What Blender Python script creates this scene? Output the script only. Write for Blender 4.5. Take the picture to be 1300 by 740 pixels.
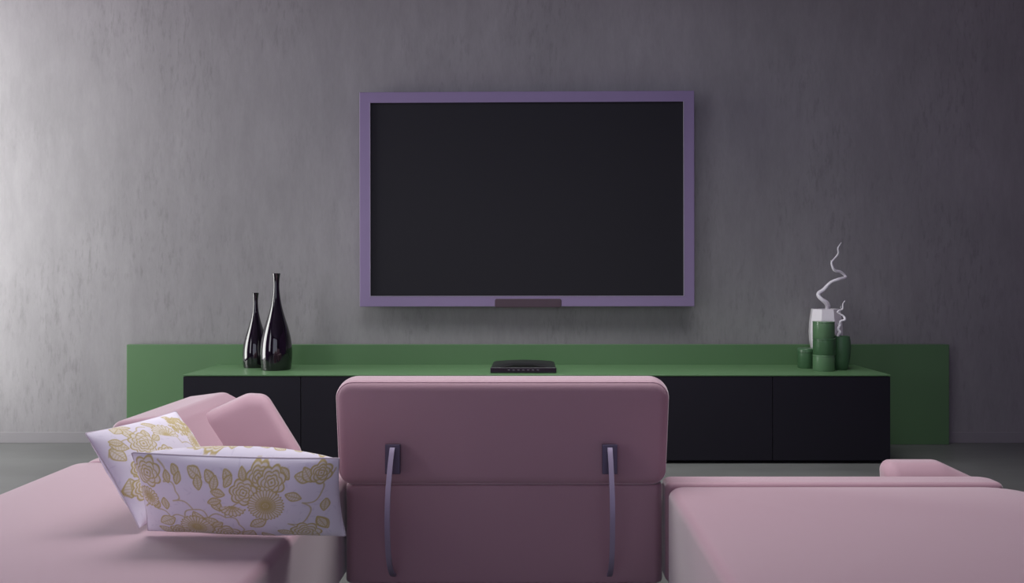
import bpy, bmesh, math, random
import numpy as np
from mathutils import Vector, Matrix
random.seed(7)
for o in list(bpy.data.objects): bpy.data.objects.remove(o, do_unlink=True)
S = bpy.context.scene
COL = S.collection

# ------------------------------------------------------------------ camera
cd = bpy.data.cameras.new('camera'); cam = bpy.data.objects.new('camera', cd); COL.objects.link(cam)
cam.location = (0, 0, 0.99); cam.rotation_euler = (math.pi/2, 0, 0)
cd.sensor_width = 36; cd.lens = 28.8                     # 1040 px focal length on a 1300 px frame
cd.shift_x = -0.0231; cd.shift_y = -0.0146
cd.clip_start = 0.05; cd.clip_end = 100
S.camera = cam

# ------------------------------------------------------------------ view, world, lights
S.view_settings.view_transform = 'Standard'; S.view_settings.look = 'None'
S.view_settings.gamma = 1; S.view_settings.use_curve_mapping = False
S.view_settings.exposure = 0.0
w = bpy.data.worlds.new('world'); S.world = w; w.use_nodes = True
w.node_tree.nodes['Background'].inputs[0].default_value = (0.75, 0.82, 1.0, 1)
w.node_tree.nodes['Background'].inputs[1].default_value = 1.0

def area(name, loc, rot, sx, sy, power, color):
    l = bpy.data.lights.new(name, 'AREA'); l.shape = 'RECTANGLE'; l.size = sx; l.size_y = sy
    l.energy = power; l.color = color
    o = bpy.data.objects.new(name, l); COL.objects.link(o); o.location = loc; o.rotation_euler = rot
    return o
XL, XR, YB, YF, H = -3.72, 4.3, 4.88, -2.6, 3.0
WL = (3.45, 4.76, 0.12, 2.90)       # left window opening: y0, y1, z0, z1
WF = (-2.3, 1.5, 0.15, 2.85)         # added front fill window, unseen behind the viewer: x0, x1, z0, z1
area('daylight_left', (XL-0.30, (WL[0]+WL[1])/2, (WL[2]+WL[3])/2), (0, -math.pi/2, 0), WL[3]-WL[2], WL[1]-WL[0], 95, (1.0, 0.99, 0.95))
SK = (-1.6, 1.5, 2.35, 3.95)          # added skylight, unseen, to brighten the upward faces: x0, x1, y0, y1
area('fill_roof', ((SK[0]+SK[1])/2, (SK[2]+SK[3])/2, H+0.45), (0, 0, 0), SK[1]-SK[0], SK[3]-SK[2], 46, (1.0, 0.99, 0.97)).data.spread = math.radians(90)  # added top light, spread narrowed to spare the wall
W2 = (-0.5, 1.5, 0.5, 2.5)           # added left window beside the viewer, unseen, to brighten the pillow
area('fill_side', (XL-0.30, (W2[0]+W2[1])/2, (W2[2]+W2[3])/2), (0, -math.pi/2, 0), W2[3]-W2[2], W2[1]-W2[0], 32, (1.0, 0.96, 1.0))
area('fill_front', ((WF[0]+WF[1])/2, YF-0.30, (WF[2]+WF[3])/2), (math.pi/2, 0, 0), WF[1]-WF[0], WF[3]-WF[2], 12, (0.92, 0.80, 1.0))  # violet fill added from the viewer's side

# ------------------------------------------------------------------ helpers
def lin(r, g, b):
    f = lambda c: (c/255/12.92) if c/255 <= 0.04045 else ((c/255+0.055)/1.055)**2.4
    return (f(r), f(g), f(b), 1)
def mat(name, col, rough=0.6, metal=0.0, spec=0.5, coat=0.0, coat_r=0.05, sheen=0.0, bump=0.0, bscale=300, var=0.0, vscale=4, aniso=None):
    m = bpy.data.materials.new(name); m.use_nodes = True
    nt = m.node_tree; N, L = nt.nodes, nt.links; p = N['Principled BSDF']
    p.inputs['Base Color'].default_value = col; p.inputs['Roughness'].default_value = rough
    p.inputs['Metallic'].default_value = metal; p.inputs['Specular IOR Level'].default_value = spec
    p.inputs['Coat Weight'].default_value = coat; p.inputs['Coat Roughness'].default_value = coat_r
    p.inputs['Sheen Weight'].default_value = sheen; p.inputs['Sheen Roughness'].default_value = 0.4
    tc = N.new('ShaderNodeTexCoord'); src = tc.outputs['Object']
    if aniso:
        mp = N.new('ShaderNodeMapping'); mp.inputs['Scale'].default_value = aniso; L.new(src, mp.inputs[0]); src = mp.outputs[0]
    if var:
        n = N.new('ShaderNodeTexNoise'); n.inputs['Scale'].default_value = vscale; n.inputs['Detail'].default_value = 6
        L.new(src, n.inputs['Vector'])
        mx = N.new('ShaderNodeMix'); mx.data_type = 'RGBA'
        mx.inputs[6].default_value = [c*(1-var) for c in col[:3]]+[1]; mx.inputs[7].default_value = [min(1, c*(1+var)) for c in col[:3]]+[1]
        L.new(n.outputs[0], mx.inputs[0]); L.new(mx.outputs[2], p.inputs['Base Color'])
    if bump:
        n2 = N.new('ShaderNodeTexNoise'); n2.inputs['Scale'].default_value = bscale; n2.inputs['Detail'].default_value = 3
        L.new(src, n2.inputs['Vector'])
        b = N.new('ShaderNodeBump'); b.inputs['Strength'].default_value = bump; b.inputs['Distance'].default_value = 0.001
        L.new(n2.outputs[0], b.inputs['Height']); L.new(b.outputs[0], p.inputs['Normal'])
    return m

def obj(name, bm, m, parent=None, smooth=True, label=None, cat=None, group=None, kind=None):
    bmesh.ops.recalc_face_normals(bm, faces=bm.faces)
    me = bpy.data.meshes.new(name); bm.to_mesh(me); bm.free()
    if smooth:
        for p in me.polygons: p.use_smooth = True
        me.set_sharp_from_angle(angle=math.radians(38))
    if m: me.materials.append(m)
    o = bpy.data.objects.new(name, me); COL.objects.link(o)
    if parent: o.parent = parent
    tag(o, label, cat, group, kind); return o
def tag(o, label=None, cat=None, group=None, kind=None):
    if label: o['label'] = label
    if cat: o['category'] = cat
    if group: o['group'] = group
    if kind: o['kind'] = kind
def thing(name, loc, label, cat, group=None):
    o = bpy.data.objects.new(name, None); COL.objects.link(o); o.location = loc; o.empty_display_size = 0.1
    tag(o, label, cat, group); return o
def box(bm, x0, x1, y0, y1, z0, z1, bev=0):
    r = bmesh.ops.create_cube(bm, size=1)
    for v in r['verts']:
        v.co = Vector(((x0+x1)/2+v.co.x*(x1-x0), (y0+y1)/2+v.co.y*(y1-y0), (z0+z1)/2+v.co.z*(z1-z0)))
    if bev:
        es = list({e for v in r['verts'] for e in v.link_edges})
        bmesh.ops.bevel(bm, geom=es, offset=bev, segments=3, profile=0.5, affect='EDGES')
    return bm
def nbox(*a, **k): return box(bmesh.new(), *a, **k)
def lathe(prof, n=48, bm=None, loc=(0,0,0)):
    bm = bm or bmesh.new(); rings = []
    for r, z in prof:
        rings.append([bm.verts.new((loc[0]+max(r,1e-5)*math.cos(2*math.pi*i/n), loc[1]+max(r,1e-5)*math.sin(2*math.pi*i/n), loc[2]+z)) for i in range(n)])
    for a, b in zip(rings, rings[1:]):
        for i in range(n): bm.faces.new((a[i], a[(i+1)%n], b[(i+1)%n], b[i]))
    bm.faces.new(rings[0]); bm.faces.new(rings[-1]); return bm
def catmull(pts, k=6, closed=False):
    out = []; n = len(pts); P = [Vector(p) for p in pts]
    for i in range(n if closed else n-1):
        g = (lambda j: P[j % n]) if closed else (lambda j: P[min(max(j, 0), n-1)])
        a, b, c, d = g(i-1), g(i), g(i+1), g(i+2)
        for s in range(k):
            t = s/k
            out.append(0.5*((2*b)+(c-a)*t+(2*a-5*b+4*c-d)*t*t+(3*b-a-3*c+d)*t**3))
    if not closed: out.append(P[-1])
    return out
def tube(pts, rad, n=10, closed=False, bm=None):
    bm = bm or bmesh.new(); P = [Vector(p) for p in pts]; m = len(P); rings = []; nrm = None
    for i, p in enumerate(P):
        t = (P[(i+1) % m]-P[i-1]) if closed else (P[min(i+1, m-1)]-P[max(i-1, 0)])
        t.normalize()
        if nrm is None: nrm = t.orthogonal().normalized()
        nrm = (nrm - t*nrm.dot(t)).normalized(); bn = t.cross(nrm)
        r = rad(i/(m-1)) if callable(rad) else rad
        rings.append([bm.verts.new(p+(nrm*math.cos(2*math.pi*j/n)+bn*math.sin(2*math.pi*j/n))*r) for j in range(n)])
    for a, b in (list(zip(rings, rings[1:]))+([(rings[-1], rings[0])] if closed else [])):
        for j in range(n): bm.faces.new((a[j], a[(j+1)%n], b[(j+1)%n], b[j]))
    if not closed: bm.faces.new(rings[0]); bm.faces.new(rings[-1])
    return bm
def rpoly(pts, rad, seg=8):
    """convex counter-clockwise polygon with filleted corners -> [(point, outward normal)]"""
    n = len(pts); out = []
    rad = rad if hasattr(rad, '__len__') else [rad]*n
    for i in range(n):
        a, b, c = Vector(pts[i-1]), Vector(pts[i]), Vector(pts[(i+1) % n])
        u = (a-b).normalized(); v = (c-b).normalized(); ang = math.acos(max(-1, min(1, u.dot(v)))); r = rad[i]
        d = r/math.tan(ang/2); ctr = b+(u+v).normalized()*(r/math.sin(ang/2))
        s = b+u*d-ctr; e = b+v*d-ctr; a0 = math.atan2(s.y, s.x); a1 = math.atan2(e.y, e.x)
        while a1 < a0: a1 += 2*math.pi
        for k in range(seg+1):
            t = a0+(a1-a0)*k/seg; nv = Vector((math.cos(t), math.sin(t))); out.append((ctr+nv*r, nv))
    # split the long straight runs so faces can bulge
    res = []; m = len(out)
    for i in range(m):
        (p, nn), (q, nq) = out[i], out[(i+1) % m]
        res.append((p, nn)); L = (q-p).length
        if L > 0.06:
            k = int(L/0.04)
            for j in range(1, k): res.append((p.lerp(q, j/k), nn.lerp(nq, j/k).normalized()))
    return res
def pad(outline, d0, d1, r, axis='z', crown0=0.0, crown1=0.0, side=0.0, esg=6, bm=None, rings=9, wave=0.0):
    """upholstered block: 2D outline swept from d0 to d1 with rounded rims and crowned faces.
       axis z: outline is (x,y), sweep z;  axis y: outline is (x,z), sweep y;  axis x: outline is (y,z), sweep x"""
    bm = bm or bmesh.new()
    def put(p, d):
        return {'z': (p.x, p.y, d), 'y': (p.x, d, p.y), 'x': (d, p.x, p.y)}[axis]
    ctr = sum((p for p, _ in outline), Vector((0, 0)))/len(outline)
    prof = []
    for k in range(esg+1):
        a = math.pi/2*k/esg; prof.append((r*(1-math.sin(a)), d0+r*(1-math.cos(a)), 0))
    for k in range(1, 6): prof.append((-side*math.sin(math.pi*k/6), d0+r+(d1-d0-2*r)*k/6, 0))
    for k in range(esg+1):
        a = math.pi/2*(1-k/esg); prof.append((r*(1-math.sin(a)), d1-r*(1-math.cos(a)), 0))
    loops = []
    def crown(c, s): return c*(1-s*s)
    for k in range(1, rings):     # start cap, centre outwards
        s = k/rings; loops.append([bm.verts.new(put(ctr+((p-nn*r)-ctr)*s, d0-crown(crown0, s))) for p, nn in outline])
    for ins, d, _ in prof: loops.append([bm.verts.new(put(p-nn*ins, d)) for p, nn in outline])
    for k in range(rings-1, 0, -1):
        s = k/rings; loops.append([bm.verts.new(put(ctr+((p-nn*r)-ctr)*s, d1+crown(crown1, s))) for p, nn in outline])
    m = len(outline)
    for a, b in zip(loops, loops[1:]):
        for i in range(m): bm.faces.new((a[i], a[(i+1)%m], b[(i+1)%m], b[i]))
    for lp, d in ((loops[0], d0-crown0), (loops[-1], d1+crown1)):
        c = bm.verts.new(put(ctr, d))
        for i in range(m): bm.faces.new((lp[i], lp[(i+1)%m], c))
    return bm
def rect(x0, x1, y0, y1): return [(x0, y0), (x1, y0), (x1, y1), (x0, y1)]

# ------------------------------------------------------------------ materials
def wall_mat():
    m = bpy.data.materials.new('plaster_concrete'); m.use_nodes = True; nt = m.node_tree; N, L = nt.nodes, nt.links
    p = N['Principled BSDF']; p.inputs['Roughness'].default_value = 0.62; p.inputs['Specular IOR Level'].default_value = 0.35
    tc = N.new('ShaderNodeTexCoord')
    def noise(sc, scale, detail, rough=0.5, off=(0,0,0)):
        mp = N.new('ShaderNodeMapping'); mp.inputs['Scale'].default_value = sc; mp.inputs['Location'].default_value = off
        L.new(tc.outputs['Object'], mp.inputs[0])
        n = N.new('ShaderNodeTexNoise'); n.inputs['Scale'].default_value = scale; n.inputs['Detail'].default_value = detail
        n.inputs['Roughness'].default_value = rough; L.new(mp.outputs[0], n.inputs['Vector']); return n.outputs[0]
    def ramp(x, p0, p1, c0=0., c1=1.):
        r = N.new('ShaderNodeMapRange'); r.inputs[1].default_value = p0; r.inputs[2].default_value = p1
        r.inputs[3].default_value = c0; r.inputs[4].default_value = c1; L.new(x, r.inputs[0]); return r.outputs[0]
    def mth(op, a, b):
        q = N.new('ShaderNodeMath'); q.operation = op
        for i, x in enumerate((a, b)):
            if isinstance(x, (int, float)): q.inputs[i].default_value = x
            else: L.new(x, q.inputs[i])
        return q.outputs[0]
    cloud = ramp(noise((1, 1, 0.7), 1.3, 5), 0.3, 0.7, 0.90, 1.08)
    streak = ramp(noise((4.5, 1, 1.3), 3.0, 8, 0.65), 0.3, 0.7, 0.92, 1.07)
    fine = ramp(noise((22, 1, 6), 3.0, 6, 0.7, (3, 0, 5)), 0.3, 0.7, 0.955, 1.035)
    patch = ramp(noise((1, 1, 0.6), 2.0, 3, 0.5, (9, 0, 2)), 0.42, 0.60)
    sc = ramp(noise((17, 1, 4.2), 2.6, 7, 0.66, (1, 0, 7)), 0.52, 0.70)
    scratch = mth('SUBTRACT', 1.0, mth('MULTIPLY', mth('MULTIPLY', patch, sc), 0.22))
    v = mth('MULTIPLY', mth('MULTIPLY', cloud, streak), mth('MULTIPLY', fine, scratch))
    mx = N.new('ShaderNodeVectorMath'); mx.operation = 'SCALE'; mx.inputs[0].default_value = (0.302, 0.294, 0.300)
    L.new(v, mx.inputs['Scale']); L.new(mx.outputs[0], p.inputs['Base Color'])
    b = N.new('ShaderNodeBump'); b.inputs['Strength'].default_value = 0.12; b.inputs['Distance'].default_value = 0.006
    L.new(v, b.inputs['Height']); L.new(b.outputs[0], p.inputs['Normal'])
    return m
M = {}
M['wall'] = wall_mat()
M['room'] = mat('violet_plaster', lin(135, 88, 145), 0.8, var=0.06)
M['ceiling'] = mat('ceiling_paint', lin(150, 128, 156), 0.9, var=0.03)
M['floor'] = mat('polished_concrete', (0.145, 0.150, 0.145, 1), 0.40, spec=0.5, var=0.35, vscale=1.6, bump=0.3, bscale=40, aniso=(1, 2.5, 1))
M['base'] = mat('baseboard_paint', (0.29, 0.28, 0.29, 1), 0.6, var=0.04)
M['green'] = mat('green_lacquer', (0.115, 0.228, 0.105, 1), 0.38, spec=0.4, var=0.04, vscale=3)
M['black'] = mat('graphite_lacquer', (0.0125, 0.0115, 0.018, 1), 0.45, spec=0.3, var=0.05)
M['plinth'] = mat('plinth_black', (0.006, 0.006, 0.008, 1), 0.7)
M['bezel'] = mat('violet_brushed_metal', (0.27, 0.205, 0.36, 1), 0.5, metal=0.1, bump=0.1, bscale=60, aniso=(1, 1, 30))
M['bezel_edge'] = mat('bevel_metal', (0.42, 0.39, 0.47, 1), 0.4, metal=0.1)
M['screen'] = mat('screen_off', (0.019, 0.0185, 0.023, 1), 0.5, spec=0.2)
M['frame_shade'] = mat('frame_shade_brown', (0.075, 0.045, 0.06, 1), 0.3, spec=0.4)  # brown stands in for a shadow-like darkening of the bezel
M['tvback'] = mat('tv_shell', (0.03, 0.028, 0.035, 1), 0.6)
M['pink'] = mat('rose_wool', (0.385, 0.222, 0.275, 1), 0.74, spec=0.8, coat=0.0, sheen=0.7, bump=0.35, bscale=900, var=0.06, vscale=700)
M['seam'] = mat('rose_piping', (0.42, 0.25, 0.31, 1), 0.8, sheen=0.2)
M['steel'] = mat('violet_steel', (0.33, 0.28, 0.40, 1), 0.5, metal=0.35, bump=0.05, bscale=80)
M['steel_dark'] = mat('violet_steel_plate', (0.12, 0.10, 0.16, 1), 0.4, metal=0.6)
M['glass_black'] = mat('black_glazed', (0.006, 0.004, 0.008, 1), 0.06, spec=0.7, coat=0.5)
M['white_cer'] = mat('white_ceramic', (0.86, 0.82, 0.86, 1), 0.35, spec=0.5)
M['branch'] = mat('white_painted_branch', (0.90, 0.87, 0.92, 1), 0.5, bump=0.5, bscale=120)
M['tin'] = mat('green_glazed', (0.12, 0.235, 0.12, 1), 0.25, spec=0.5, coat=0.3)
M['tin_dark'] = mat('dark_green_glazed', (0.065, 0.15, 0.07, 1), 0.3, spec=0.5)
M['dark_vase'] = mat('deep_green_glazed', (0.062, 0.15, 0.07, 1), 0.4)
M['plastic'] = mat('black_plastic', (0.011, 0.010, 0.013, 1), 0.32)
M['gloss'] = mat('gloss_black_plastic', (0.02, 0.015, 0.026, 1), 0.16)
M['slot'] = mat('slot_black', (0.002, 0.002, 0.002, 1), 0.8)
M['led'] = mat('indicator_grey', (0.16, 0.14, 0.18, 1), 0.4)
M['wframe'] = mat('window_frame_paint', (0.5, 0.5, 0.52, 1), 0.5)
def glass_thin():
    m = bpy.data.materials.new('window_glass'); m.use_nodes = True; N, L = m.node_tree.nodes, m.node_tree.links
    N.remove(N['Principled BSDF']); t = N.new('ShaderNodeBsdfTransparent'); g = N.new('ShaderNodeBsdfGlossy')
    g.inputs['Roughness'].default_value = 0.02; x = N.new('ShaderNodeMixShader'); x.inputs[0].default_value = 0.06
    L.new(t.outputs[0], x.inputs[1]); L.new(g.outputs[0], x.inputs[2]); L.new(x.outputs[0], N['Material Output'].inputs[0]); return m
M['pane'] = glass_thin()

# ------------------------------------------------------------------ the room
T = 0.2
obj('floor', nbox(XL-T, XR+T, YF-T, YB+T, -0.15, 0), M['floor'], smooth=False, kind='structure')
b = bmesh.new()
box(b, XL-T, SK[0], YF-T, YB+T, H, H+0.3); box(b, SK[1], XR+T, YF-T, YB+T, H, H+0.3)
box(b, SK[0], SK[1], YF-T, SK[2], H, H+0.3); box(b, SK[0], SK[1], SK[3], YB+T, H, H+0.3)
obj('ceiling', b, M['ceiling'], smooth=False, kind='structure')
obj('wall_back', nbox(XL-T, XR+T, YB, YB+T, 0, H), M['wall'], smooth=False, kind='structure')
obj('wall_right', nbox(XR, XR+T, YF, YB, 0, H), M['room'], smooth=False, kind='structure')
b = bmesh.new()
box(b, XL-T, XL, YF, W2[0], 0, H); box(b, XL-T, XL, W2[1], WL[0], 0, H); box(b, XL-T, XL, W2[0], W2[1], 0, W2[2]); box(b, XL-T, XL, W2[0], W2[1], W2[3], H); box(b, XL-T, XL, WL[1], YB, 0, H)
box(b, XL-T, XL, WL[0], WL[1], 0, WL[2]); box(b, XL-T, XL, WL[0], WL[1], WL[3], H)
obj('wall_left', b, M['room'], smooth=False, kind='structure')
b = bmesh.new()
box(b, XL-T, WF[0], YF-T, YF, 0, H); box(b, WF[1], XR+T, YF-T, YF, 0, H)
box(b, WF[0], WF[1], YF-T, YF, 0, WF[2]); box(b, WF[0], WF[1], YF-T, YF, WF[3], H)
obj('wall_front', b, M['room'], smooth=False, kind='structure')
f = 0.05
for nm, (y0, y1, z0, z1) in (('window_1', WL), ('fill_window_side', W2)):  # the second of these is added for its light
    b = bmesh.new(); xa, xb = XL-0.13, XL-0.07
    box(b, xa, xb, y0, y0+f, z0, z1); box(b, xa, xb, y1-f, y1, z0, z1); box(b, xa, xb, y0+f, y1-f, z0, z0+f); box(b, xa, xb, y0+f, y1-f, z1-f, z1)
    wn = obj(nm, b, M['wframe'], smooth=False, kind='structure')
    obj('pane', nbox(XL-0.105, XL-0.099, y0+f, y1-f, z0+f, z1-f), M['pane'], wn, smooth=False)
b = bmesh.new(); x0, x1, z0, z1 = WF; ya, yb = YF-0.13, YF-0.07
box(b, x0, x0+f, ya, yb, z0, z1); box(b, x1-f, x1, ya, yb, z0, z1); box(b, x0+f, x1-f, ya, yb, z0, z0+f); box(b, x0+f, x1-f, ya, yb, z1-f, z1)
xm = (x0+x1)/2; box(b, xm-f/2, xm+f/2, ya, yb, z0+f, z1-f)
wn = obj('fill_window_front', b, M['wframe'], smooth=False, kind='structure')  # added for the fill, out of view
obj('pane', nbox(x0+f, xm-f/2, YF-0.105, YF-0.099, z0+f, z1-f), M['pane'], wn, smooth=False)
obj('pane', nbox(xm+f/2, x1-f, YF-0.105, YF-0.099, z0+f, z1-f), M['pane'], wn, smooth=False)
obj('baseboard_back', nbox(XL, XR, YB-0.005, YB, 0, 0.064, bev=0.0015), M['base'], smooth=False, kind='structure')
obj('baseboard_right', nbox(XR-0.010, XR, YF, YB-0.010, 0, 0.062, bev=0.002), M['base'], smooth=False, kind='structure')
obj('baseboard_left', nbox(XL, XL+0.010, YF, YB-0.010, 0, 0.062, bev=0.002), M['base'], smooth=False, kind='structure')

# ------------------------------------------------------------------ green back panel + low cabinet
PF = 4.825
obj('back_panel', nbox(-2.410, 2.436, PF, YB-0.010, 0, 0.589, bev=0.0025), M['green'], smooth=False,
    label='long low green lacquered panel standing against the wall behind the black media cabinet', cat='wall panel')
CF = 4.333; CX0, CX1 = -1.866, 1.878
cab = thing('media_cabinet', (0.006, CF, 0), 'long low graphite black media cabinet with green top, in front of the green panel', 'cabinet')
def local(o, par):      # keep world coordinates of the mesh while parenting to an empty
    o.location = -Vector(par.location); return o
carc = local(obj('body', nbox(CX0+0.004, CX1-0.004, CF+0.022, PF-0.001, 0.022, 0.4635), M['black'], cab, smooth=False), cab)
local(obj('plinth', nbox(CX0+0.03, CX1-0.03, CF+0.05, PF-0.02, 0, 0.022), M['plinth'], cab, smooth=False), cab)
local(obj('cabinet_top', nbox(CX0, CX1, CF-0.002, PF-0.001, 0.4635, 0.471, bev=0.0015), M['green'], cab, smooth=False, label='green lacquered top board'), cab)
dw = (CX1-CX0)/6
for i in range(6):
    xa, xb = CX0+i*dw, CX0+(i+1)*dw
    d = local(obj('drawer', nbox(xa+0.0018, xb-0.0018, CF, CF+0.020, 0.018, 0.4600, bev=0.0012), M['black'], cab, smooth=False), cab)

# ------------------------------------------------------------------ television
TVW, TVH = 1.955, 1.256
tv = thing('television', (-0.053, 4.800, 1.4425), 'large flat television with violet metal frame hanging on the concrete wall', 'television')
tv.rotation_euler = (0, math.radians(-0.08), math.radians(-0.85))
hw, hh = TVW/2, TVH/2; BZ = 0.0605
def frame_bm(hw, hh, bz, ya, yb, inner_drop=0.004):
    bm = bmesh.new()
    out = [(-hw, -hh), (hw, -hh), (hw, hh), (-hw, hh)]; inn = [(-hw+bz, -hh+bz), (hw-bz, -hh+bz), (hw-bz, hh-bz), (-hw+bz, hh-bz)]
    e = 0.0022
    def ring(pts, y, s=0): return [bm.verts.new((x+math.copysign(s, -x), y, z+math.copysign(s, -z))) for x, z in pts]
    A = ring(out, yb); B = ring(out, ya+e); C_ = ring(out, ya, e); D = ring(inn, ya, -e); E = ring(inn, ya+e); F = ring(inn, ya+0.012); G = ring(inn, yb)
    for a, c in zip([A, B, C_, D, E, F, G], [B, C_, D, E, F, G, A]):
        for i in range(4): bm.faces.new((a[i], a[(i+1)%4], c[(i+1)%4], c[i]))
    return bm
obj('frame', frame_bm(hw, hh, BZ, -0.018, 0.030), M['bezel'], tv, smooth=False)
b = bmesh.new(); q = 0.0022; a_, c_ = hw-BZ, hh-BZ
box(b, a_-q, a_, -0.0195, -0.008, -c_, c_); box(b, -a_, -a_+q, -0.0195, -0.008, -c_, c_)
box(b, -a_+q, a_-q, -0.0195, -0.008, -c_, -c_+q)
obj('trim', b, M['bezel_edge'], tv, smooth=False, label='thin bright inner edge of the frame')
obj('screen', nbox(-a_+q, a_-q, -0.006, 0.020, -c_+q, c_), M['screen'], tv, smooth=False, label='dark switched-off screen')
obj('housing', nbox(-hw+0.08, hw-0.08, 0.020, 0.048, -hh+0.10, hh-0.10, bev=0.01), M['tvback'], tv)
obj('wall_bracket', nbox(-0.25, 0.25, 0.049, 0.064, -0.2, 0.2), M['steel_dark'], tv, smooth=False)
obj('frame_shade_strip', pad(rpoly(rect(-0.186, 0.203, -hh-0.004, -hh+0.046), 0.012), -0.0205, -0.014, 0.002, 'y'), M['frame_shade'], tv, label='dull brown strip of painted shade at the bottom of the frame')  # added plate: the frame's shadow-like dark gradient put in as colour

# ------------------------------------------------------------------ black bottles
def bottle(loc, s, label, sh):
    k = 0.000943*s
    P = [(652,81),(648,84),(620,88),(580,91),(545,91.5),(500,88.5),(450,80.5),(400,68),(350,53),(300,38.5),(250,27.5),(200,20.5),(160,17.6),(125,18),(100,20),(78,23.5)]
    pts = catmull([(r, 0, 652-y) for y, r in P], 4); prof = [(0.001*s, 0.0)]+[(p.x*k, p.z*k*sh) for p in pts]
    top = prof[-1]; r, z = top
    prof += [(r-0.0012, z+0.0012), (r-0.004*s, z), (r-0.006*s, z-0.03*s), (0.010*s, z-0.10*s)]
    t = obj('bottle', lathe(prof, 64), M['glass_black'], label=label, cat='bottle vase'); t.location = loc
    return t
bottle((-1.4485, 4.576, 0.471), 1.0, 'taller of the two glossy black bottle vases on the cabinet, in front', 0.990)
bottle((-1.606, 4.697, 0.471), 0.822, 'smaller glossy black bottle vase, behind and left of the taller one', 0.955)

# ------------------------------------------------------------------ router
rt = thing('router', (-0.066, 4.395, 0.471), 'flat black router with a row of indicator lights on the cabinet top', 'router')
def router_shell():
    bm = bmesh.new(); W = 0.176; nx, ny = 24, 12; top = []
    for j in range(ny+1):
        v = j/ny; y = 0.012+v*0.185; row = []
        for i in range(nx+1):
            u = -1+2*i/nx; wv = W*(1-0.035*v); arch = 1-u*u
            z = 0.030+v*(0.014)+arch*0.009*min(1, v*2.2)
            if abs(u) > 0.97: z -= 0.004
            row.append(bm.verts.new((u*wv, y, z)))
        top.append(row)
    for j in range(ny):
        for i in range(nx): bm.faces.new((top[j][i], top[j][i+1], top[j+1][i+1], top[j+1][i]))
    edge = top[0]+[r[-1] for r in top[1:]]+top[-1][-2::-1]+[r[0] for r in top[-2:0:-1]]
    low = [bm.verts.new((v.co.x, v.co.y, 0.003)) for v in edge]; n = len(edge)
    for i in range(n): bm.faces.new((edge[i], edge[(i+1)%n], low[(i+1)%n], low[i]))
    bm.faces.new(low); return bm
obj('housing', router_shell(), M['plastic'], rt)
obj('front_bar', pad(rpoly(rect(-0.1775, 0.1775, 0.0, 0.030), 0.006), 0.0, 0.026, 0.004, 'y'), M['gloss'], rt, label='glossy black front strip').location = (0, 0, 0.001)
arc = rpoly([(-0.125, 0.0), (0.125, 0.0), (0.05, 0.014), (-0.05, 0.014)], [0.0003, 0.0003, 0.03, 0.03])
bm_ = pad(arc, 0.014, 0.022, 0.0002, 'y'); o = obj('slot', bm_, M['slot'], rt); o.location = (0, -0.0125, 0.0308)
for k in range(7): obj('indicator', pad(rpoly(rect(-0.006, 0.006, -0.0022, 0.0022), 0.0015), -0.0012, 0.001, 0.0006, 'y', rings=2), M['led'], rt, label='small grey indicator light').location = (-0.078+0.026*k, 0.0, 0.0175)
for sx in (-1, 1):
    for yy in (0.03, 0.17): obj('foot', lathe([(0.007, 0), (0.007, 0.005)], 16), M['plastic'], rt).location = (sx*0.14, yy, 0)

# ------------------------------------------------------------------ vases, canisters, branches
ZT = 0.471
def canister(loc, r, h, m, label, lid=False, group=None):
    t = thing('canister', loc, label, 'canister', group)
    if lid:
        obj('body', lathe([(0.001, 0), (r-0.004, 0), (r-0.001, 0.004), (r-0.001, h*0.80)], 48), m, t)
        obj('lid', lathe([(r-0.006, h*0.80), (r+0.0012, h*0.805), (r+0.0012, h*0.93), (r-0.002, h*0.975), (r-0.008, h), (0.001, h)], 48), m, t)
    else:
        obj('body', lathe([(0.001, 0), (r-0.002, 0), (r, 0.003), (r, h-0.010), (r-0.0015, h-0.009), (r-0.0015, h-0.0075)], 56), m, t)
        obj('lid', lathe([(r-0.0015, h-0.0075), (r+0.0008, h-0.0070), (r+0.0008, h-0.002), (r-0.001, h-0.0003), (0.001, h-0.0003)], 56), m, t)
    return t
cx, cy = 1.591, 4.522; g3 = 'stacked green canisters'
canister((cx-0.001, cy, ZT), 0.0585, 0.089, M['tin'], 'bottom green canister of the stack of three on the cabinet', group=g3)
canister((cx+0.002, cy, ZT+0.089), 0.0605, 0.091, M['tin_dark'], 'darker green canister in the middle of the stack of three', group=g3)
canister((cx-0.001, cy, ZT+0.180), 0.0580, 0.0925, M['tin'], 'green canister on the top of the stack of three', group=g3)
canister((1.541, 4.662, ZT), 0.050, 0.113, M['tin_dark'], 'small squat green jar with lid, left of the canister stack', lid=True)
def faceted_vase():
    bm = bmesh.new(); n = 8; P = [(0.0,0.058),(0.03,0.066),(0.09,0.082),(0.15,0.0935),(0.20,0.096),(0.25,0.093),(0.29,0.088),(0.333,0.0815)]
    rings = []
    off = math.radians(12)
    for z, r in P: rings.append([bm.verts.new((r*math.cos(2*math.pi*i/n+off), r*math.sin(2*math.pi*i/n+off), z)) for i in range(n)])
    P2 = [(0.333, 0.074), (0.30, 0.078), (0.2, 0.084), (0.03, 0.055)]
    for z, r in P2: rings.append([bm.verts.new((r*math.cos(2*math.pi*i/n+off), r*math.sin(2*math.pi*i/n+off), z)) for i in range(n)])
    for a, c in zip(rings, rings[1:]):
        for i in range(n): bm.faces.new((a[i], a[(i+1)%n], c[(i+1)%n], c[i]))
    bm.faces.new(rings[0]); bm.faces.new(rings[-1]); return bm
v = obj('faceted_vase', faceted_vase(), M['white_cer'], smooth=False, label='white faceted ceramic vase behind the green canister stack', cat='vase'); v.location = (1.672, 4.725, ZT)
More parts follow.
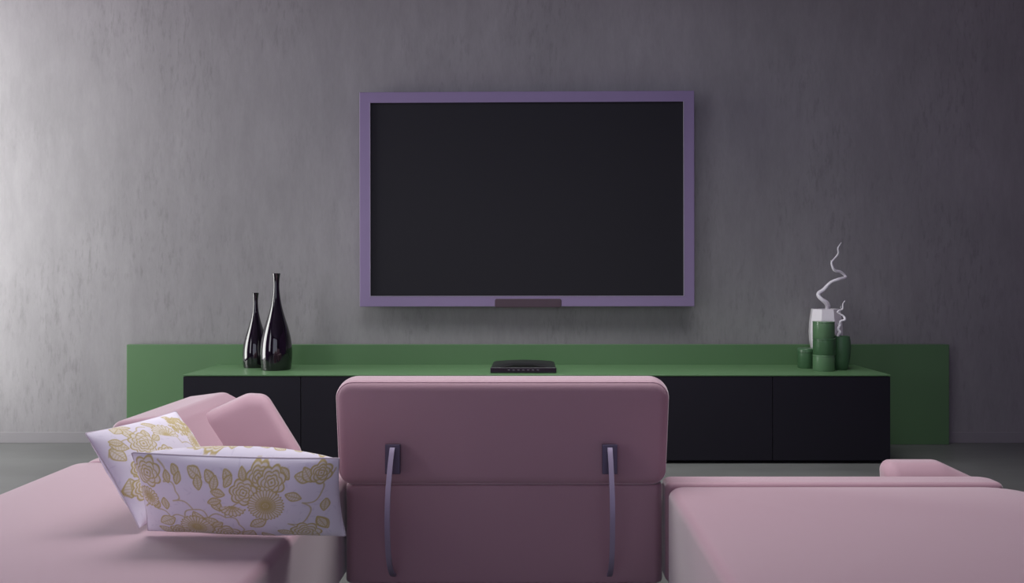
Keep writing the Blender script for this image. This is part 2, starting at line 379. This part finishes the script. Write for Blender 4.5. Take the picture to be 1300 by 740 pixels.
v = obj('green_vase', lathe([(0.001,0),(0.036,0),(0.040,0.004),(0.049,0.05),(0.0545,0.10),(0.0555,0.135),(0.053,0.165),(0.049,0.186),(0.045,0.1865),(0.048,0.16),(0.048,0.10),(0.03,0.01)], 56), M['dark_vase'],
    label='plain dark green vase right of the canister stack, holding a small white twig', cat='vase'); v.location = (1.703, 4.578, ZT)
def branch(name, pts, r0, r1, label, cyy, side=()):
    def conv(q, dy): return ((q[0]), cyy+dy, q[1])
    zz = [(p[0], cyy+p[2], p[1]) for p in pts]
    bm = tube(catmull(zz, 7), lambda t: (r0*(1-t)**0.8+r1)*(1+0.12*math.sin(t*37)), 10)
    for s in side:
        tube(catmull([(p[0], cyy+p[2], p[1]) for p in s], 5), lambda t: r1*1.6*(1-0.7*t), 8, bm=bm)
    return obj(name, bm, M['branch'], label=label, cat='branch')
def bp(zx, zy, sc, dy=0.0):     # branch drawing on squared paper -> metres
    return ((zx/4.108+310.0)/sc, 0.99-(zy/4.108-51.0)/sc, dy)
sc = 1040/4.725
bz = [(240,640),(242,560),(244,470),(246,400),(249,376),(249,362),(238,346),(217,330),(203,313),(207,297),(232,280),(250,255),(268,237),(298,226),(330,219),(346,214),(340,200),(315,184),(288,180),(274,166),(270,135),(293,110),(305,88),(301,62),(312,45),(322,32)]
dys = [0,0,0,0,0,-.004,-.01,-.012,0,.01,.012,0,-.01,-.012,0,.01,.012,.005,-.005,-.01,0,.008,.0,-.006,0,.004]
branch('white_branch', [bp(a, c, sc, d) for (a, c), d in zip(bz, dys)], 0.0135, 0.0022, 'tall white crooked branch rising from the white faceted vase', 4.725,
    side=[[bp(346,214,sc,.01), bp(349,222,sc,.012)], [bp(270,135,sc), bp(266,125,sc,.004)]])
sc = 1040/4.578
bz = [(312,640),(309,560),(304,522),(312,500),(305,484),(316,462),(318,442),(337,434),(332,416),(305,397),(311,386),(326,379),(329,352),(341,335)]
dys = [0,0,0,-.004,0,.005,0,-.006,0,.006,.003,-.004,0,.003]
branch('white_twig', [bp(a, c, sc, d) for (a, c), d in zip(bz, dys)], 0.0085, 0.0016, 'short white crooked twig standing in the dark green vase', 4.578,
    side=[[bp(316,462,sc), bp(306,458,sc,.004), bp(302,450,sc,.006)], [bp(326,379,sc), bp(317,372,sc), bp(321,362,sc)], [bp(337,434,sc), bp(342,425,sc,.003)]])

# ------------------------------------------------------------------ sofa
SZ = 0.404
sofa = thing('sectional_sofa', (-0.09, 2.35, 0), 'dusty pink sectional sofa with low backrest on steel brackets, seen from behind', 'sofa')
def part(name, bm, m, **k): return local(obj(name, bm, m, sofa, **k), sofa)
# centre body and seat
part('base', pad(rpoly(rect(-0.542, 0.362, 2.318, 3.12), 0.03), 0.12, 0.401, 0.008, 'z', crown1=0.0), M['pink'])
# backrest
def taper_outline(x0, x1, z0, z1, t, rads): return rpoly([(x0+t, z0), (x1-t, z0), (x1, z1), (x0, z1)], rads, 10)
bo = taper_outline(-0.569, 0.381, 0.400, 0.697, 0.012, [0.045, 0.045, 0.05, 0.05])
br = part('backrest', pad(bo, 2.300, 2.445, 0.030, 'y', crown0=0.003, crown1=0.03, side=0.004), M['pink'])
sl = [(p-nn*0.0062) for p, nn in bo]
sm = obj('seam', tube([(p.x, 2.3125, p.y) for p in sl], 0.0018, 6, closed=True), M['seam'], br)
# brackets
for cxb in (-0.3985, 0.2065):
    pl = part('bracket_plate', nbox(cxb-0.021, cxb+0.021, 2.279, 2.292, 0.440, 0.522, bev=0.0015), M['steel_dark'], smooth=False)
    c = [(2.282, 0.512), (2.268, 0.500), (2.245, 0.470), (2.222, 0.430), (2.207, 0.390), (2.200, 0.340), (2.205, 0.280), (2.225, 0.220), (2.262, 0.175), (2.305, 0.150)]
    cl = catmull([(0, a, z) for a, z in c], 5); bm = bmesh.new(); rings = []
    for i, p in enumerate(cl):
        t = (cl[min(i+1, len(cl)-1)]-cl[max(i-1, 0)]).normalized(); nn = Vector((0, t.z, -t.y)); w2, th = 0.0068, 0.004
        rings.append([bm.verts.new(Vector((cxb, 0, 0))+p+Vector((sx*w2, 0, 0))+nn*(sy*th)) for sx, sy in ((-1,-1),(1,-1),(1,1),(-1,1))])
    for a, b_ in zip(rings, rings[1:]):
        for j in range(4): bm.faces.new((a[j], a[(j+1)%4], b_[(j+1)%4], b_[j]))
    bm.faces.new(rings[0]); bm.faces.new(rings[-1])
    bmesh.ops.recalc_face_normals(bm, faces=bm.faces)
    part('bracket_arm', bm, M['steel'], smooth=True)
# left chaise
part('chaise', pad(rpoly(rect(-1.458, -0.548, 1.36, 2.60), [0.06, 0.06, 0.05, 0.05]), 0.12, SZ, 0.024, 'z', crown1=0.004), M['pink'])
# left side bolster along the outer edge
part('bolster', pad(rpoly([(-1.40, 0.395), (-1.02, 0.395), (-1.145, 0.525), (-1.19, 0.549), (-1.335, 0.530)], [0.02, 0.02, 0.05, 0.05, 0.035]), 2.58, 3.16, 0.030, 'y', crown0=0.01, crown1=0.02), M['pink'])
part('side_base', pad(rpoly([(-1.44, 2.605), (-0.80, 2.605), (-0.965, 3.14), (-1.44, 3.14)], 0.03), 0.12, 0.40, 0.02, 'z'), M['pink'])
# left wedge headrest
def lean(bm, z0, k, y0=-9):        # front faces recline away from the viewer's side above height z0
    for v in bm.verts: v.co.y += max(0, v.co.z-z0)*k
    return bm
hb = lean(pad(rpoly([(-1.42, 0.20), (-0.805, 0.20), (-0.792, 0.395), (-0.912, 0.573), (-0.980, 0.577), (-1.42, 0.390)], [0.04, 0.04, 0.05, 0.05, 0.07, 0.04]), 2.74, 2.85, 0.036, 'y', crown0=0.003, crown1=0.01), 0.40, 0.55)
for v in hb.verts: v.co.x -= 0.32*max(0, v.co.y-2.78)
part('headrest', hb, M['pink'])
# right seat towards the viewer, and the narrow cushion beyond its seam
part('seat', pad(rpoly(rect(0.368, 1.375, 1.38, 2.312), [0.05, 0.08, 0.13, 0.05]), 0.12, SZ-0.002, 0.028, 'z', crown1=0.006), M['pink'])
part('seat_edge', pad(rpoly(rect(0.368, 1.330, 2.316, 2.412), [0.02, 0.02, 0.045, 0.03]), 0.12, SZ+0.001, 0.018, 'z', crown1=0.0), M['pink'])
# low wedge armrest beyond the right seat
part('armrest', lean(pad(rpoly([(1.020, 0.12), (1.56, 0.12), (1.58, 0.262), (1.235, 0.424), (1.062, 0.424)], [0.04, 0.04, 0.05, 0.05, 0.04]), 2.425, 2.53, 0.04, 'y', crown0=0.004, crown1=0.01), 0.36, 0.7), M['pink'])
for lx, ly in ((-0.45, 2.40), (0.27, 2.40), (-0.45, 3.0), (0.27, 3.0), (-1.33, 1.46), (-0.65, 1.46), (-1.33, 3.03), (-0.65, 3.03), (0.48, 1.48), (1.27, 1.48), (0.48, 2.2), (1.27, 2.2), (1.12, 2.55), (1.5, 2.75)):
    part('leg', lathe([(0.016, 0), (0.018, 0.003), (0.022, 0.13)], 20, loc=(lx, ly, 0)), M['steel'])

# ------------------------------------------------------------------ patterned pillows
class Canvas:
    def __init__(s, W, Hh, res):
        s.W, s.H, s.r = W, Hh, res; s.nx, s.ny = int(W/res)+1, int(Hh/res)+1
        xs = np.linspace(-W/2, W/2, s.nx); ys = np.linspace(-Hh/2, Hh/2, s.ny)
        s.X, s.Y = np.meshgrid(xs, ys); s.g = np.zeros_like(s.X); s.t = np.zeros_like(s.X)
    def ink(s, d, w, a=1.0, tgt='g', mask=None):
        v = a*np.clip((w*1.45-d)/0.0010+0.5, 0, 1)
        if mask is not None: v = v*mask
        A = getattr(s, tgt); np.maximum(A, v, out=A)
    def clear(s, m): s.g *= (1-m); s.t *= (1-m)
    def poly(s, pts, w, a=1.0, tgt='g'):
        for (x0, y0), (x1, y1) in zip(pts, pts[1:]):
            dx, dy = x1-x0, y1-y0; l2 = dx*dx+dy*dy+1e-12
            t = np.clip(((s.X-x0)*dx+(s.Y-y0)*dy)/l2, 0, 1)
            s.ink(np.hypot(s.X-x0-t*dx, s.Y-y0-t*dy), w, a, tgt)
    def peony(s, cx, cy, R, k=7, rot=0.0, fill=0.55):
        R = R*1.25
        dx, dy = s.X-cx, s.Y-cy; d = np.hypot(dx, dy); th = np.arctan2(dy, dx)+rot
        rim = R*(0.80+0.20*np.abs(np.sin(k*th/2)))
        s.clear(np.clip((rim-d)/0.001, 0, 1))
        s.ink(np.abs(d-rim), 0.0013)
        s.ink(d-rim, 0.0, fill, 't')
        for f, kk, ph in ((0.74, k-1, .5), (0.50, k-2, 1.1), (0.28, 4, .2)):
            rr = rim*0+R*f*(0.78+0.22*np.abs(np.sin(kk*(th+ph)/2))); s.ink(np.abs(d-rr), 0.0010)
            s.ink(np.abs(np.sin(kk*2.5*(th+ph)))*d*0.25, 0.0006, 0.7, mask=(d < rr)*(d > rr*0.72))
        s.ink(d-R*0.09, 0.0)
    def mum(s, cx, cy, R, n=26, a0=0.0, a1=6.2832, fill=0.6):
        R = R*1.25
        dx, dy = s.X-cx, s.Y-cy; d = np.hypot(dx, dy); th = (np.arctan2(dy, dx)-a0) % 6.2832
        inside = (th < (a1-a0)); rim = R*(0.88+0.12*np.abs(np.sin(n*th/2)))
        s.clear(np.clip((rim-d)/0.001, 0, 1)*inside)
        s.ink(np.abs(d-rim), 0.0011, mask=inside); s.ink(d-rim, 0, fill, 't', mask=inside)
        s.ink(np.abs(np.sin(n*th/2))*d*2/n, 0.0007, mask=inside*(d < rim)*(d > R*0.16))
        s.ink(np.abs(d-R*0.55*(0.9+0.1*np.abs(np.sin(n*th/2)))), 0.0007, 0.8, mask=inside)
        s.ink(d-R*0.15, 0.0, 0.9, mask=inside)
    def leaf(s, cx, cy, l, w, a, fill=0.65):
        l *= 1.25; w *= 1.35
        ca, sa = math.cos(a), math.sin(a); u = ((s.X-cx)*ca+(s.Y-cy)*sa)/l; v = (-(s.X-cx)*sa+(s.Y-cy)*ca)
        hwv = w*np.clip(1-np.abs(2*u-1)**1.7, 0, 1)*((u > 0)*(u < 1))
        ins = ((np.abs(v) < hwv)).astype(float)
        s.clear(ins); s.t = np.maximum(s.t, ins*fill)
        s.ink(np.abs(np.abs(v)-hwv), 0.0011, mask=(u > 0)*(u < 1)); s.ink(np.abs(v), 0.0007, 0.9, mask=ins)
        s.ink(np.abs(np.sin((u*7+np.abs(v)/w*0.8)*math.pi))*l/30, 0.0005, 0.6, mask=ins)
    def scallop(s, pts, w=0.0011, bump=0.012, a=0.8):
        out = []
        for (x0, y0), (x1, y1) in zip(pts, pts[1:]):
            dx, dy = x1-x0, y1-y0; l = math.hypot(dx, dy); nx, ny = -dy/l, dx/l
            for k in range(8):
                t = k/8; h = bump*math.sin(math.pi*t); out.append((x0+dx*t+nx*h, y0+dy*t+ny*h))
        out.append(pts[-1]); s.poly(out, w, a)
    def dots(s, cx, cy, rx, ry, n, rnd):
        for _ in range(n):
            a = rnd.uniform(0, 6.28); q = math.sqrt(rnd.random()); x, y = cx+rx*q*math.cos(a), cy+ry*q*math.sin(a)
            d = np.hypot(s.X-x, s.Y-y); s.ink(np.abs(d-0.0030), 0.0010, 0.95)
        s.ink((np.hypot((s.X-cx)/rx, (s.Y-cy)/ry)-1)*min(rx, ry), 0, 0.45, 't')
def motif_field(C, rnd, seedpts):
    # faint tone-on-tone sprigs under the gold drawing
    C.f = np.zeros_like(C.X)
    for _ in range(170):
        x, y = rnd.uniform(-C.W/2, C.W/2), rnd.uniform(-C.H/2, C.H/2); a = rnd.uniform(0, 6.28); l = rnd.uniform(.010, .022)
        ca, sa = math.cos(a), math.sin(a); u = ((C.X-x)*ca+(C.Y-y)*sa)/l; v = -(C.X-x)*sa+(C.Y-y)*ca
        C.f = np.maximum(C.f, 0.5*np.clip((0.0022*(1-np.abs(2*u-1))-np.abs(v))/0.0008+0.3, 0, 1)*(u > 0)*(u < 1))
def art_front(C):       # pillow lying in front
    r = random.Random(3); W, Hh = C.W, C.H
    X = lambda u: (u-0.5)*W
    Y = lambda v: (0.5-v)*Hh       # v measured down from the upper seam
    motif_field(C, r, None)
    C.scallop([(X(.13), Y(.03)), (X(.16), Y(.22)), (X(.22), Y(.30)), (X(.20), Y(.42)), (X(.30), Y(.50)), (X(.37), Y(.60)), (X(.46), Y(.58)), (X(.52), Y(.68)), (X(.50), Y(.84)), (X(.58), Y(.97))])
    C.scallop([(X(.99), Y(.10)), (X(.90), Y(.20)), (X(.93), Y(.33)), (X(.84), Y(.42)), (X(.86), Y(.60)), (X(.76), Y(.68)), (X(.78), Y(.85)), (X(.70), Y(.95))])
    C.scallop([(X(.02), Y(.62)), (X(.10), Y(.58)), (X(.17), Y(.66)), (X(.25), Y(.62)), (X(.30), Y(.50))], bump=.009)
    C.scallop([(X(.46), Y(.58)), (X(.50), Y(.44)), (X(.58), Y(.40))], bump=.008)
    for u, v, a, l in ((.28,.06,-.5,.030),(.33,.11,-1.4,.026),(.37,.07,-.9,.028),(.42,.11,-1.7,.026),(.46,.06,-1.0,.026),(.50,.10,-2.1,.024),
                       (.80,.12,-.2,.034),(.84,.05,-1.0,.03),(.66,.60,-2.6,.036),(.60,.30,2.6,.034),(.30,.52,-1.2,.038),(.35,.60,-.6,.034),
                       (.44,.50,2.0,.030),(.58,.78,-2.2,.04),(.62,.82,-1.2,.034),(.10,.78,.6,.04),(.08,.86,-.4,.034),(.90,.62,-1.2,.036),(.93,.80,1.9,.03)):
        C.leaf(X(u), Y(v), l, l*0.26, a)
    for u, v, a, l in ((.17,.10,-1.3,.022),(.20,.05,-.9,.022),(.24,.10,-1.8,.022),(.54,.04,-1.2,.022),(.73,.05,-.8,.024),(.76,.30,-.4,.03),(.72,.36,-2.6,.022),(.47,.30,2.9,.026),(.45,.36,-2.9,.026),(.15,.40,-1.5,.026),(.12,.48,-2.3,.022),(.95,.42,-1.8,.026),(.70,.78,-.6,.03),(.38,.74,.6,.026)):
        C.leaf(X(u), Y(v), l, l*0.26, a)
    C.peony(X(.075), Y(.16), .026, 7); C.peony(X(.63), Y(.12), .021, 6, .6); C.peony(X(.56), Y(.27), .024, 7, .2); C.peony(X(.695), Y(.17), .024, 7, 1.0)
    C.mum(X(.665), Y(.42), .031, 30); C.mum(X(.50), Y(.42), .024, 18, 3.3, 6.0); C.peony(X(.925), Y(.12), .019, 6)
    C.mum(X(.30), Y(.76), .030, 26); C.peony(X(.44), Y(.86), .026, 7); C.peony(X(.20), Y(.88), .02, 6); C.peony(X(.83), Y(.84), .026, 7, .5); C.mum(X(.06), Y(.45), .02, 18)
def art_rear(C):        # leaning pillow behind: u from the near corner to the far one, v down
    r = random.Random(11); W, Hh = C.W, C.H
    X = lambda u: (u-0.5)*W
    Y = lambda v: (0.5-v)*Hh
    motif_field(C, r, None)
    C.scallop([(X(.62), Y(.98)), (X(.60), Y(.80)), (X(.68), Y(.66)), (X(.82), Y(.60)), (X(.86), Y(.44)), (X(.97), Y(.38))])
    C.scallop([(X(.02), Y(.30)), (X(.10), Y(.22)), (X(.22), Y(.24)), (X(.30), Y(.14)), (X(.40), Y(.12))], bump=.008)
    for u, v, a, l in ((.08,.40,1.9,.036),(.14,.30,2.4,.034),(.20,.22,1.2,.036),(.05,.56,-1.8,.036),(.12,.66,-1.2,.04),(.20,.72,-2.2,.034),(.08,.84,-.4,.036),(.17,.90,-1.0,.03),
                       (.86,.20,-.6,.036),(.92,.30,-1.3,.034),(.80,.72,-.3,.04),(.74,.82,-1.1,.036),(.46,.80,-1.6,.036),(.52,.70,-.6,.034),(.94,.62,-1.2,.03),(.36,.90,-.6,.03)):
        C.leaf(X(u), Y(v), l, l*0.27, a)
    for u, v, a, l in ((.30,.26,.9,.028),(.34,.30,.3,.026),(.16,.52,-2.8,.028),(.18,.60,-2.2,.024),(.30,.70,-1.2,.026),(.54,.48,-.9,.030),(.60,.52,-.5,.026),(.70,.10,.5,.026),(.50,.14,2.6,.028),(.06,.16,-.6,.026),(.90,.76,-1.6,.028),(.66,.74,-2.2,.026)):
        C.leaf(X(u), Y(v), l, l*0.27, a)
    C.scallop([(X(.46), Y(.04)), (X(.50), Y(.20)), (X(.60), Y(.42)), (X(.72), Y(.50)), (X(.76), Y(.36)), (X(.90), Y(.10))], bump=.008)
    C.mum(X(.50), Y(.30), .034, 22, -.3, 2.8); C.peony(X(.25), Y(.30), .029, 9); C.peony(X(.38), Y(.50), .024, 7); C.peony(X(.14), Y(.52), .020, 7); C.dots(X(.76), Y(.22), .052, .036, 150, r); C.leaf(X(.14), Y(.10), .03, .009, .4); C.leaf(X(.30), Y(.08), .028, .008, 2.6)
    C.mum(X(.80), Y(.44), .026, 22); C.peony(X(.10), Y(.70), .022, 7); C.peony(X(.62), Y(.92), .022, 7); C.mum(X(.30), Y(.86), .024, 20)
def pillow_mat():
    m = bpy.data.materials.new('gold_toile_fabric'); m.use_nodes = True; N, L = m.node_tree.nodes, m.node_tree.links; p = N['Principled BSDF']
    a = N.new('ShaderNodeAttribute'); a.attribute_name = 'print'; L.new(a.outputs['Color'], p.inputs['Base Color'])
    p.inputs['Roughness'].default_value = 0.8; p.inputs['Sheen Weight'].default_value = 0.15
    n = N.new('ShaderNodeTexNoise'); n.inputs['Scale'].default_value = 900; tc = N.new('ShaderNodeTexCoord'); L.new(tc.outputs['Object'], n.inputs['Vector'])
    b = N.new('ShaderNodeBump'); b.inputs['Strength'].default_value = 0.25; b.inputs['Distance'].default_value = 0.0006
    L.new(n.outputs[0], b.inputs['Height']); L.new(b.outputs[0], p.inputs['Normal']); return m
M['toile'] = pillow_mat()
def pillow(W, Hh, Tf, Tb, art, label, matrix, res=0.0012, pinch=0.035, lift=0.0):
    C = Canvas(W, Hh, res); art(C)
    ny, nx = C.X.shape; U = C.X/(W/2); V = C.Y/(Hh/2)
    prof = lambda u: np.clip(1-np.abs(u)**2.4, 0, 1)**0.62
    th = prof(U)*prof(V)
    xs = C.X*(1-pinch*(1-V**2)); zs = C.Y*(1-pinch*1.3*(1-U**2))
    wr = 0.0022*np.sin(U*9+V*4)*np.sin(V*7-U*3)*np.clip(1-th, 0, 1)*np.clip(th*6, 0, 1)
    base = np.array([0.86, 0.80, 0.92]); gold = np.array([0.55, 0.42, 0.12]); tint = np.array([0.78, 0.69, 0.47]); faint = np.array([0.72, 0.66, 0.80])
    def colour(flip):
        g, t, f = (C.g, C.t, C.f) if not flip else (C.g[:, ::-1], C.t[:, ::-1], C.f[:, ::-1])
        c = base+(faint-base)*f[..., None]; c = c+(tint-c)*t[..., None]*0.8; return c+(gold-c)*g[..., None]*0.9
    cols = np.concatenate([colour(False).reshape(-1, 3), colour(True).reshape(-1, 3)])
    front = np.stack([xs, -th*Tf-wr, zs], -1).reshape(-1, 3); back = np.stack([xs, th*Tb+wr, zs+th*lift], -1).reshape(-1, 3)
    vs = np.concatenate([front, back]); n0 = nx*ny
    i, j = np.meshgrid(np.arange(nx-1), np.arange(ny-1)); a = (j*nx+i).ravel()
    f1 = np.stack([a, a+1, a+1+nx, a+nx], -1); f2 = np.stack([a+nx, a+1+nx, a+1, a], -1)+n0
    rim = np.concatenate([np.arange(nx), np.arange(1, ny)*nx+nx-1, (ny-1)*nx+np.arange(nx-2, -1, -1), np.arange(ny-2, 0, -1)*nx])
    remap = np.arange(2*n0); remap[rim+n0] = rim; f2 = remap[f2]
    keep = np.ones(2*n0, bool); keep[rim+n0] = False; idx = np.cumsum(keep)-1
    fs = idx[np.concatenate([f1, f2])]; vs = vs[keep]; cols = cols[keep]
    me = bpy.data.meshes.new('pillow'); me.from_pydata(vs.tolist(), [], fs.tolist())
    at = me.color_attributes.new('print', 'FLOAT_COLOR', 'POINT'); buf = np.ones((len(vs), 4), np.float32); buf[:, :3] = cols; at.data.foreach_set('color', buf.ravel())
    me.polygons.foreach_set('use_smooth', [True]*len(me.polygons)); me.materials.append(M['toile']); me.update()
    rt_ = bpy.data.objects.new('throw_pillow', me); COL.objects.link(rt_); rt_.matrix_world = matrix
    tag(rt_, label, 'pillow', 'gold patterned throw pillows')
    r3 = front[rim]; o = obj('piping', tube([tuple(p) for p in r3[::6]], 0.0016, 6, closed=True), M['toile_edge'], rt_)
    return rt_
M['toile_edge'] = mat('pillow_piping', (0.60, 0.52, 0.60, 1), 0.8)
def frame_from(center, xdir, zdir):
    x = Vector(xdir).normalized(); z = Vector(zdir); z = (z-x*z.dot(x)).normalized(); y = z.cross(x)
    m = Matrix((x, y, z)).transposed().to_4x4(); m.translation = Vector(center); return m
th = math.radians(24)
pillow(0.445, 0.212, 0.055, 0.085, art_front, 'gold flowered white pillow lying in front, nearest to the backrest',
       frame_from((-0.646, 1.755+0.106*math.sin(th), 0.607-0.106*math.cos(th)), (1, 0, -0.028), (0, -math.sin(th), math.cos(th))), lift=0.022)
TL, TR, BL = Vector((-1.030, 1.90, 0.626)), Vector((-0.985, 2.26, 0.616)), Vector((-0.903, 1.85, 0.424))
xd = TR-TL; zd = TL-BL
pillow(xd.length*1.03, zd.length*1.03, 0.060, 0.045, art_rear, 'gold flowered white pillow leaning at the back left, partly behind the front pillow',
       frame_from((TR+BL)/2, xd, zd))
